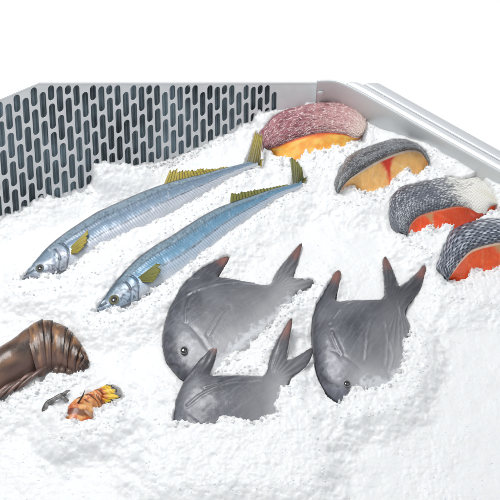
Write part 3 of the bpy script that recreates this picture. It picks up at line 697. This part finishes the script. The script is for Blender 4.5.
# upper left one
pomfret('grey pomfret with round eye showing, just below the two slender fish',
    [(183, 380), (174, 372), (166, 361), (163, 350), (162.5, 336), (167, 316), (175, 298), (183, 284), (198, 270), (212, 261), (226, 254.5), (229.6, 255.5), (227, 262), (221, 272), (217, 278), (225, 279), (237, 281), (251, 284),
     (266, 286.5), (272, 283), (277, 272), (288, 258), (300, 244), (302, 246), (298, 261), (293, 278), (304, 278.5), (313, 278.5), (316, 282), (310, 287), (301, 291), (295, 295), (291, 306), (286, 325), (272, 346), (250, 364), (225, 376), (200, 383)],
    (6, 0, 0), 12.5, (184, 350, 3.9, 16, [(166, 366), (174, 367), (181, 371)]),
    [('body', None), ('dorsal_fin', [(195, 245), (240, 245), (240, 272), (220, 280), (200, 284), (186, 282), (190, 268)]), ('tail_fin', [(272, 235), (325, 235), (325, 300), (296, 296), (280, 288), (272, 284)])],
    [((228, 255, 17), (195, 300)), ((301, 244, 22), (272, 300)), ((318, 282, 3), (268, 296))],
    [[(188, 300), (200, 296), (225, 290), (262, 289)], [(176, 300), (190, 284), (200, 282)], [(186, 328), (187, 312), (196, 298)], [(228, 316), (222, 322), (210, 342)], [(236, 284), (255, 285), (270, 290)]],
    (172, 372), (290, 288), [(292, 300), (278, 320), (255, 338), (232, 356), (214, 374)], 4)
# right one
pomfret('grey pomfret lying head down, both points of its forked tail clear of the ice',
    [(334, 401), (326, 393), (318, 379), (314, 360), (311.5, 339), (312.5, 318), (316, 303), (325, 287), (335, 272.5), (339, 270.5), (341, 274), (338.5, 287), (335.5, 302.5), (348, 302), (364, 301), (381, 301), (385, 295), (384, 278), (383, 262),
     (385.5, 256.5), (391, 266), (396.5, 280), (399, 287.5), (409, 281), (419, 271), (425, 264), (426, 270), (420, 289), (407, 307), (405, 315), (409, 324), (411.5, 332), (406, 341), (408, 352), (408, 368), (398, 386), (378, 397), (354, 404), (340, 404)],
    (6, 0, 0), 14, (347, 383.5, 3.5, 15.3, [(320, 377), (328, 386), (338, 392)]),
    [('body', None), ('dorsal_fin', [(312, 262), (350, 262), (346, 300), (334, 305), (314, 306), (310, 300)]), ('tail_fin', [(378, 250), (432, 250), (432, 300), (406, 309), (390, 303), (380, 297)]), ('anal_fin', [(404, 313), (418, 318), (418, 345), (400, 343), (401, 326)])],
    [((340, 271, 19), (322, 318)), ((385.5, 257, 17), (388, 312)), ((426, 265, 20), (388, 312)), ((410, 336, 1), (398, 306))],
    [[(330, 330), (345, 312), (362, 305), (384, 303)], [(369, 332), (366, 346), (364, 368)], [(331, 340), (336, 352), (341, 363)], [(384, 330), (386, 345), (385, 372)], [(398, 330), (399, 318), (397, 306)], [(388, 350), (392, 362), (388, 378)]],
    (330, 392), (394, 300), [(409, 345), (405, 368), (390, 386), (364, 390)], 9)
# bottom one
pomfret('grey pomfret at the front with its head buried under ice',
    [(172, 440), (171, 424), (173, 413), (177, 398), (184, 382), (194, 367), (206, 353), (217, 342), (220, 342.5), (218.5, 352), (214, 364), (209.5, 376), (220, 377), (244, 376.5), (262, 377), (267, 372), (270, 360), (278, 340), (289, 320.5),
     (292, 319), (291.5, 328), (289, 342), (287, 361), (300, 355), (311, 348), (313, 352), (308, 364), (300, 372), (292, 377), (286, 388), (283, 400), (282, 420), (274, 445), (250, 462), (215, 468), (185, 460)],
    (30.5, 0, .113), 11, (187, 446, 3.7, 12, [(174, 446), (180, 450), (186, 456)]),
    [('body', None), ('dorsal_fin', [(190, 335), (228, 335), (224, 366), (212, 379), (196, 384), (184, 380)]), ('tail_fin', [(264, 310), (320, 310), (320, 376), (292, 382), (278, 378), (266, 374)])],
    [((219, 342, 15), (190, 396)), ((291, 319, 26), (268, 392)), ((313, 350, 2), (266, 388))],
    [[(188, 410), (205, 398), (230, 388), (262, 384)], [(206, 392), (232, 384), (262, 380)], [(184, 384), (196, 370), (208, 354)]],
    (180, 462), (282, 384), [(286, 390), (281, 402), (277, 425)], 14)

# ================================================================== FILLET CHUNKS
def fillet(name, label, K, F_, G, hF, hmid, skinf, fleshf, ns=300, nt=150, nr=60, tp=.35):
    """skin lofted between front cut edge F_ and far edge K; cut face between F_ and bottom line G (photo pixels + heights)"""
    th = thing(name, label, 'fish fillet', P(*np.array(G).mean(0)[:2], 0), 'thick cuts of fish with the skin on')
    kc = resample(K, ns); fc = resample(F_, ns); gc = resample(G, ns); s = np.linspace(0, 1, ns)
    hf = hF*(.4+.6*np.sin(np.pi*np.clip(s*.93+.0, 0, 1))**.6)+2
    t = np.linspace(0, 1, nt); S, T_ = np.meshgrid(s, t, indexing='ij')
    q = fc[:, None, :]*(1-T_[..., None])+kc[:, None, :]*T_[..., None]
    pr = np.sqrt(np.clip(1-.62*((T_-tp)/(1-tp))**2, 0, 1)); pr = np.where(T_ < tp, 1-.5*((tp-T_)/tp)**2*hmid, pr)
    pr0 = 1-.5*hmid
    Hh = hf[:, None]*pr/pr0*1.0
    Hh = np.where(T_ >= tp, hf[:, None]/pr0*pr, hf[:, None]*pr/pr0)
    col, rel = skinf(S, T_)
    X = P(q[..., 0], q[..., 1], Hh+rel)
    sk = X[:, -1].copy(); sk[:, 2] = -12
    X2 = np.concatenate([X, sk[:, None]], 1); col = np.concatenate([col, col[:, -1:]], 1)
    c0 = X2[:1].copy(); c0[..., 2] = -12; c1 = X2[-1:].copy(); c1[..., 2] = -12
    X2 = np.concatenate([c0, X2, c1], 0); col = np.concatenate([col[:1], col, col[-1:]], 0)
    mesh('skin', X2.reshape(-1, 3), grid_faces(ns+2, nt+1), MT['scale'], th, col.reshape(-1, 3))
    r = np.linspace(0, 1, nr); S2, R = np.meshgrid(s, r, indexing='ij')
    q = fc[:, None, :]*(1-R[..., None])+gc[:, None, :]*R[..., None]
    Hf = hf[:, None]*(1-R)+.5*R
    cf, rf = fleshf(S2, R)
    X = P(q[..., 0], q[..., 1], Hf); X[..., 1] -= rf
    sk = X[:, -1].copy(); sk[:, 2] = -12; X = np.concatenate([X, sk[:, None]], 1); cf = np.concatenate([cf, cf[:, -1:]], 1)
    mesh('flesh', X.reshape(-1, 3), grid_faces(ns, nr+1, flip=True), MT['flesh'], th, cf.reshape(-1, 3))
    return th
def scales(S, T, nx_, ny_, jit=.15):
    """overlapping scales: returns 0..1 dome value, edge mask, random id"""
    x = S*nx_+jit*fbm(S*nx_/3, T*ny_/3, 2, 3); y = T*ny_+jit*fbm(S*nx_/3, T*ny_/3, 2, 7)
    best = np.full(S.shape, -9.); idv = np.zeros(S.shape)
    for j in (0, 1):
        yy = y+j*.5; row = np.floor(yy); xx = x+(.5*((row.astype(int)+j) & 1)); cx_ = np.floor(xx)
        dx = xx-cx_-.5; dy = yy-row-.5; v = 1-(dx*dx*3.4+dy*dy*2.6)
        c = v > best; best = np.where(c, v, best); idv = np.where(c, _tab[(cx_.astype(int)*7+j*31) & 255, (row.astype(int)*13) & 255], idv)
    return best, idv
def skin_red(S, T):
    n1 = fbm(S*18, T*14, 3, 2); w_ = np.abs(fbm(S*9, T*16+1.5*np.sin(S*9), 3, 4)); d1, d2, i_ = cells(S*26+n1, T*13+.6*n1, 5)
    net = ss(.22, .04, d2-d1)
    c = mixc(srgb(148, 84, 94), srgb(176, 122, 128), ss(-.4, .5, n1)); c = mixc(c, srgb(196, 150, 150), ss(.35, .7, S))
    c = mixc(c, srgb(216, 196, 186), ss(.72, .95, S)); c = mixc(c, srgb(96, 44, 56), .7*ss(.13, .02, w_)*(1-ss(.5, .9, S)))
    c = mixc(c, srgb(240, 226, 224), .75*net*ss(-.3, .2, fbm(S*30, T*20, 2, 8)))  # whitish highlight lines painted along the net of wrinkles
    c = mixc(c, srgb(92, 40, 52), .5*(1-ss(0, .2, S))*ss(0, .4, n1))
    return c, .5*net+.5*n1
def skin_dark(S, T):
    d1, d2, i_ = cells(S*58, T*26, 5); n1 = fbm(S*10, T*6, 3, 3); sp = fbm(S*90, T*40, 2, 6)
    c = mixc(srgb(62, 65, 70), srgb(112, 115, 120), ss(-.4, .4, n1+.5*sp)); c = mixc(c, srgb(206, 208, 208), .65*ss(.55, .85, i_+.2*sp)*ss(.5, .15, d1))
    e_ = ss(.14, .04, S); c = mixc(c, srgb(190, 198, 190), .5*e_*ss(0, .3, n1+.1))
    return c, .45*(1-d1)+.5*n1
def skin_salmon(S, T):
    v, i_ = scales(S, T, 40, 24, .5); n1 = fbm(S*6, T*5, 3, 3)
    dark = mixc(srgb(38, 43, 52), mixc(srgb(74, 80, 92), srgb(128, 134, 144), i_), ss(.3, .6, v)); c = mixc(dark, srgb(205, 209, 214), .7*ss(.72, .95, v)*ss(.55, .9, i_+.3*n1))  # dark scales, with white highlights painted on some crests
    pale = mixc(srgb(206, 204, 196), srgb(232, 230, 224), ss(.2, .8, v)); c = mixc(c, pale, ss(.48, .74, S+.06*n1+.14*(i_-.5)))
    c = mixc(c, srgb(206, 196, 158), .35*ss(.7, .9, S)*ss(-.1, .4, n1))
    return c, .4*v
def skin_blue(S, T):
    v, i_ = scales(S, T, 18, 13, .45); n1 = fbm(S*6, T*5, 3, 13); n2 = fbm(S*70, T*40, 2, 14)
    c = mixc(srgb(34, 38, 48), mixc(srgb(78, 86, 102), srgb(126, 134, 150), i_), ss(.42, .75, v+.15*n2)); c = mixc(c, srgb(200, 206, 216), .75*ss(.7, .92, v+.15*n2)*ss(.5, .85, i_+.3*n1))  # slate scales; the pale glints on their domes are painted highlights
    return c, .55*v
def lobes(S, R, cs, base, line, wedge, wcol, rim_, wc=.5, ww=.3):
    """flesh of muscle lobes; each lobe is (centre s, half width); the gaps between lobes show wcol"""
    c = np.ones(S.shape+(3,))*base; best = np.full(S.shape, 9.); rad = np.zeros(S.shape)
    for (cs_, hw_, cr_) in cs:
        d = np.hypot((S-cs_)/hw_, (R-cr_)/1.0); m = d < best; best = np.where(m, d, best)
    n1 = fbm(S*14, R*6, 3, 5)
    ln = 0
    for (cs_, hw_, cr_) in cs:
        d = np.hypot((S-cs_)/hw_, (R-cr_)/1.0); ang = np.arctan2((S-cs_)/hw_, (cr_+.35-R))+.12*fbm(S*7, R*4, 2, 19)
        ln = ln+np.where(np.abs(d-best) < 1e-9, ss(.86, .98, np.cos(ang*11+2*d))*ss(.25, .5, d), 0)
    c = mixc(c, line, .38*np.clip(ln, 0, 1)*ss(-.4, .3, n1+.15)); c = mixc(c, base*.8, .35*ss(-.1, .5, n1))
    c = mixc(c, base*np.array([1.0, .6, .5]), .35*ss(.7, 1.05, best+.08*n1)); c = mixc(c, line, .22*ss(.1, .6, fbm(S*90, R*9, 2, 31)))
    c = mixc(c, wcol, ss(wedge-.05, wedge+.13, best+.07*n1)*ss(ww, ww*.6, np.abs(S-wc)))
    c = mixc(c, rim_, ss(.085, .05, R))
    return c, .5*np.clip(1.2-best, 0, 1)-.15*np.clip(ln, 0, 1)
def flesh0(S, R):
    n1 = fbm(S*12, R*5, 3, 2); c = mixc(srgb(255, 168, 52), srgb(255, 200, 96), ss(-.4, .4, n1)); c = mixc(c, srgb(240, 84, 34), .9*ss(.4, 0, np.hypot((S-.58)/.35, R/.9)+.1*n1))
    c = mixc(c, srgb(240, 110, 60), ss(.12, .04, R)); c = mixc(c, srgb(255, 226, 170), .5*ss(.7, 1, R+.2*n1))
    return c, .4*n1
fillet('snapper_fillet', 'thick fillet chunk with wrinkled pink red skin and orange flesh below the steel wall',
    [(263, 146), (260, 132), (272, 117), (283, 111), (300, 106), (316, 103), (334, 101), (350, 103), (361, 112), (367, 123), (364, 133)],
    [(270, 149), (279, 146), (292, 140), (310, 134.5), (326, 132.5), (344, 134), (356, 138), (362, 136)],
    [(271, 152), (280, 160), (292, 166), (310, 163), (326, 157), (344, 151), (356, 144), (362, 139)], 15, .5, skin_red, flesh0)
fillet('bream_fillet', 'fillet chunk with fine dark grey skin and pale yellow flesh split by a red streak',
    [(335, 190), (335, 181), (340, 169), (347, 158), (357, 151), (367, 147), (380, 142.5), (392, 139), (405, 139), (417, 143), (426, 150), (431, 161)],
    [(340, 191), (345, 184), (351, 178), (360, 171.5), (372, 164), (384, 158), (398, 152.5), (410, 150), (420, 152), (428, 163)],
    [(341, 193), (347, 190), (355, 192), (368, 199), (380, 196), (390, 192), (402, 186), (412, 181), (422, 176), (429, 168)], 24, .4, skin_dark,
    lambda S, R: lobes(S, R, [(.30, .25, .7), (.80, .25, .7)], srgb(250, 194, 118), srgb(255, 230, 180), .93, srgb(226, 56, 26), srgb(236, 214, 196), .55, .26))
fillet('salmon_fillet', 'salmon chunk with small dark scales turning cream at the right, touching the steel rim',
    [(405, 235), (394, 227), (389.5, 212), (391, 198), (402, 186.5), (416, 183), (435, 179), (450, 176), (462, 178), (476, 172), (485, 177), (492, 186), (496, 197), (499, 205)],
    [(408, 234), (411, 224), (418, 216.5), (430, 212), (442, 209), (457, 206), (469, 208), (478, 213), (486, 211.5), (491, 206), (500, 205)],
    [(409, 236), (414, 239), (422, 240), (438, 238), (450, 235), (462, 229), (476, 221), (482, 219), (488, 217), (493, 215), (501, 213)], 20, .4, skin_salmon,
    lambda S, R: lobes(S, R, [(.12, .17, .75), (.56, .24, .6), (.9, .16, .6)], srgb(255, 92, 38), srgb(255, 150, 104), 1.0, srgb(214, 160, 110), srgb(246, 150, 120), .3, .16))
fillet('salmon_fillet', 'salmon chunk with large slate blue scales and vivid orange flesh, nearest the front',
    [(446, 279), (437, 266), (440, 258), (444, 245), (450.5, 232), (460, 225.5), (473, 221), (489, 218.5), (503, 220), (522, 226), (538, 240), (546, 256)],
    [(449, 279), (455, 269), (461.6, 259.5), (470, 251), (479, 247), (489, 244.5), (500, 242.5), (514, 244), (530, 252), (540, 262)],
    [(450, 281), (456, 284), (463, 286), (472, 284), (480, 282), (490, 280), (502, 277), (516, 275), (530, 272), (541, 268)], 27, .4, skin_blue,
    lambda S, R: lobes(S, R, [(.30, .3, .8), (.86, .2, .8)], srgb(255, 96, 34), srgb(255, 158, 108), 1.02, srgb(214, 166, 116), srgb(250, 214, 190), .62, .2), ns=360)

# ================================================================== LARGE PRAWN (BROWN)
pr = thing('giant_prawn', 'large glossy brown prawn with a curled segmented tail at the left edge', 'prawn', P(30, 365, 0))
def plate(name, T, B, hT, thick, colf, parent, n=50, nv=30, flare=1.0, mat=None, zc=6):
    """domed shell plate between top and bottom edge curves"""
    t = resample(T, n); b = resample(B, n); tw_ = P(t[:, 0], t[:, 1], zc); bw = P(b[:, 0], b[:, 1], zc-3)
    a = np.linspace(-.12*np.pi, 1.12*np.pi, nv); ca, sa = np.cos(a), np.sin(a)
    mid = (tw_+bw)/2; hv = (tw_-bw)/2; s = np.linspace(0, 1, n)
    tk = np.interp(s, np.linspace(0, 1, len(thick)), thick)
    X = mid[:, None]+hv[:, None]*ca[None, :, None]; X[..., 2] += tk[:, None]*sa[None]
    S, A = np.meshgrid(s, ca, indexing='ij')
    X[..., 2] += .25*fbm(S*9+hT, A*5, 3, int(hT))
    inner = X.copy(); inner[..., 2] -= .8
    V = np.vstack([X.reshape(-1, 3), inner.reshape(-1, 3)])
    F = [grid_faces(n, nv, flip=True), grid_faces(n, nv, off=n*nv)]
    r = np.array([i*nv for i in range(n)]+[(n-1)*nv+j for j in range(1, nv)]+[i*nv+nv-1 for i in range(n-2, -1, -1)]+[j for j in range(nv-2, 0, -1)]); r2 = np.roll(r, -1)
    F.append(np.stack([r, r2, r2+n*nv, r+n*nv], -1))
    c = colf(S, A).reshape(-1, 3)
    return mesh(name, V, np.vstack(F), mat or MT['shell'], parent, np.vstack([c, c]))
def brown(seed, hi=.5):
    def f(S, A):
        n1 = fbm(S*4, A*2.2, 4, seed); n2 = fbm(S*22, A*12, 3, seed+3)
        c = mixc(srgb(62, 44, 36), srgb(118, 86, 66), ss(-.35, .45, n1)); bd = np.exp(-((S-.42-.1*n1)/.17)**2)
        c = mixc(c, srgb(182, 130, 78), .9*hi*bd*ss(-.1, .45, fbm(S*3+seed, A*2.5+seed, 3, seed+7)+.25*A)); c = mixc(c, srgb(196, 168, 134), .6*hi*np.exp(-((S-.5)/.07)**2)*ss(.1, .5, fbm(S*5, A*5, 2, seed+11)))  # amber band of the shell, then a cream highlight put into the colour
        c = mixc(c, srgb(34, 27, 27), .75*ss(.84, .97, S)+.4*ss(.12, 0, S)); c = mixc(c, srgb(140, 112, 106), .6*ss(-.35, -.9, A))
        c = mixc(c, srgb(214, 214, 216), .7*ss(.2, .5, n2)*ss(.55, .95, A)); return c
    return f
plate('carapace', [(-35, 374), (-15, 360), (0, 350), (14, 341), (26, 331), (36, 327)], [(-20, 408), (-4, 399), (8, 388), (22, 380), (34, 371), (43, 360)], 1, [13, 15, 16, 16, 14, 12], brown(2, .35), pr, n=90, nv=44)
segT = [(25, 331.5), (39, 323), (50, 322), (64, 327), (71, 332.5), (80, 343), (85, 352)]
segB = [(38, 376), (46, 370), (51, 367), (61, 367), (66, 370), (73, 371), (79, 369)]
for k in range(6):
    a0 = np.array(segT[k], float); b0 = np.array(segB[k], float)
    a1 = np.array(segT[k+1], float); a1 = a1+(a1-a0)*.3; b1 = np.array(segB[k+1], float); b1 = b1+(b1-b0)*.3
    plate('abdomen_segment', [a0, (a0+a1)/2+[-.3, -.9], a1], [b0, (b0+b1)/2+[0, 1.2], b1], 3+k, [12.8-k*1.3, 13.9-k*1.3, 13.6-k*1.35], brown(5+k*3, [1.1, .55, .95, .5, .8, .5][k]), pr, n=26, nv=40, zc=6-.5*k)
sheet('tail_fan', [(80, 350, 9), (84, 357, 10), (79, 366, 8)], [(86, 352, 7), (90, 364, 7), (84, 373, 6)], MT['shell'], pr, lambda u_, v_: brown(33, .6)(u_*2, v_*2-1), wave=.6)
lc = lambda a, b: (lambda s, t_: mixc(a, b, ss(.2, .9, s+.2*np.sin(t_))))
for k in range(8):
    bx_ = 47-k*6.5; by_ = 366.5+k*3.3; ln = 25+4*math.sin(k*1.7+1); dv = 1.6*math.sin(k*2.3)
    cA = [srgb(140, 108, 100), srgb(104, 82, 74), srgb(168, 130, 122)][k % 3]
    tube('leg', [(bx_, by_, 10), (bx_-ln*.4, by_+ln*.26+dv, 12.5), (bx_-ln*.75, by_+ln*.56+dv, 11.5), (bx_-ln, by_+ln*.8, 8)], [2.2, 2.3, 1.5, 1.7, .7], MT['shell'], pr, lc(srgb(84, 64, 58), cA), flat=.6, nseg=12)
for k, (p0, p1) in enumerate([((57, 366), (55, 374)), ((62, 367), (62, 374)), ((68, 369), (70, 375))]):
    tube('swimmeret', [(*p0, 8), ((p0[0]+p1[0])/2, (p0[1]+p1[1])/2, 8.5), (*p1, 5)], [2.6, 3, 1], MT['shell'], pr, lc(srgb(74, 56, 48), srgb(120, 98, 88)), flat=.6)

# ================================================================== SMALL COOKED PRAWN TAIL
ct = thing('prawn_tail', 'small orange prawn tail with a yellow fan poking out of the ice at the front', 'prawn', P(90, 410, 0))
def orange(seed):
    def f(S, A):
        n1 = fbm(S*5, A*3, 3, seed); c = mixc(srgb(196, 100, 50), srgb(240, 178, 112), ss(-.3, .4, n1)); c = mixc(c, srgb(96, 40, 26), .85*ss(.35, .7, np.sin(S*11+A*1.8+seed+n1)))
        c = mixc(c, srgb(246, 210, 176), .6*ss(.3, .7, fbm(S*9, A*2, 2, seed+4))); return mixc(c, srgb(86, 36, 24), .7*ss(.9, 1, S))
    return f
plate('shell_segment', [(58, 428), (63, 417), (68, 408), (75, 400.5), (82, 398)], [(84, 436), (90, 428), (94, 418), (95, 411), (93, 404)], 2, [9, 10, 10, 9, 7], orange(3), ct, zc=4, n=50)
plate('shell_segment', [(80, 400), (86, 395), (92, 392.5)], [(92, 410), (98, 406), (103, 402)], 7, [7.5, 7, 5.5], orange(8), ct, zc=5, n=30)
plate('shell_segment', [(90, 394), (96, 390), (101, 388)], [(99, 406), (104, 402.5), (108, 400)], 9, [6, 5.5, 4], orange(12), ct, zc=5, n=30)
def fan(c1, c2):
    def f(u_, v_):
        n1 = fbm(u_*6, v_*3, 3, 5); c = mixc(srgb(206, 110, 50), c1, ss(.1, .4, v_+.15*n1)); c = mixc(c, c2, ss(.78, .9, v_+.08*n1)); return mixc(c, srgb(110, 50, 26), .5*ss(.7, .95, np.abs(((u_*5) % 1)-.5)*2))
    return f
for b_, t_ in [([(98, 389, 8), (101, 389, 8), (103, 391, 8)], [(107, 384, 9), (112, 384.5, 10), (116, 388, 9)]),
               ([(101, 391, 9), (103, 393, 10), (104, 395, 9)], [(114, 387, 9), (119, 389, 10), (119, 392, 9)]),
               ([(102, 395, 9), (104, 397, 9), (105, 399, 8)], [(119, 393, 8), (123.5, 396, 9), (119, 399, 7)]),
               ([(101, 398, 8), (103, 400, 8), (104, 402, 6)], [(114, 398, 7), (114, 401, 6), (107, 404, 4)])]:
    sheet('tail_fan_blade', b_, t_, MT['shell'], ct, fan(srgb(238, 198, 34), srgb(56, 70, 84)), nu=26, nv=18, th=.8, wave=.2)
tube('spine', [(78, 403, 12), (82, 397, 17), (85, 390, 21)], [.9, .7, .2], MT['shell'], ct, lc(srgb(60, 40, 34), srgb(40, 36, 38)))
# ================================================================== DARK BROKEN CLAW LEG
cl = thing('broken_leg', 'small dark broken crustacean leg on the ice beside the orange prawn tail', 'crab leg', P(55, 403, 0))
dkc = lambda s, t_: mixc(srgb(72, 68, 68), srgb(160, 158, 156), ss(.1, .8, np.sin(t_*1+1)*.5+.4*fbm(s*9, t_*0, 2, 3)))
tube('leg_joint', [(44, 414, 6), (45, 409, 9), (47, 404, 11), (51, 401, 11)], [2.2, 2.8, 2.2, 2.4], MT['shell'], cl, dkc)
tube('leg_joint', [(49, 402.5, 11), (56, 398, 12), (62, 395, 12), (66, 394, 11)], [2.5, 1.9, 2.1, 1.6], MT['shell'], cl, dkc)
tube('claw_tip', [(63, 395, 12), (67, 391.5, 12), (70, 390.5, 10)], [1.7, 1.4, .5], MT['shell'], cl, dkc)
tube('claw_tip', [(61, 396, 11), (65, 399, 11), (69, 401, 8)], [2, 1.8, .8], MT['shell'], cl, dkc)
tube('claw_tip', [(46, 407, 9), (49, 410, 9), (50, 413, 7)], [1.5, 1.2, .5], MT['shell'], cl, dkc)
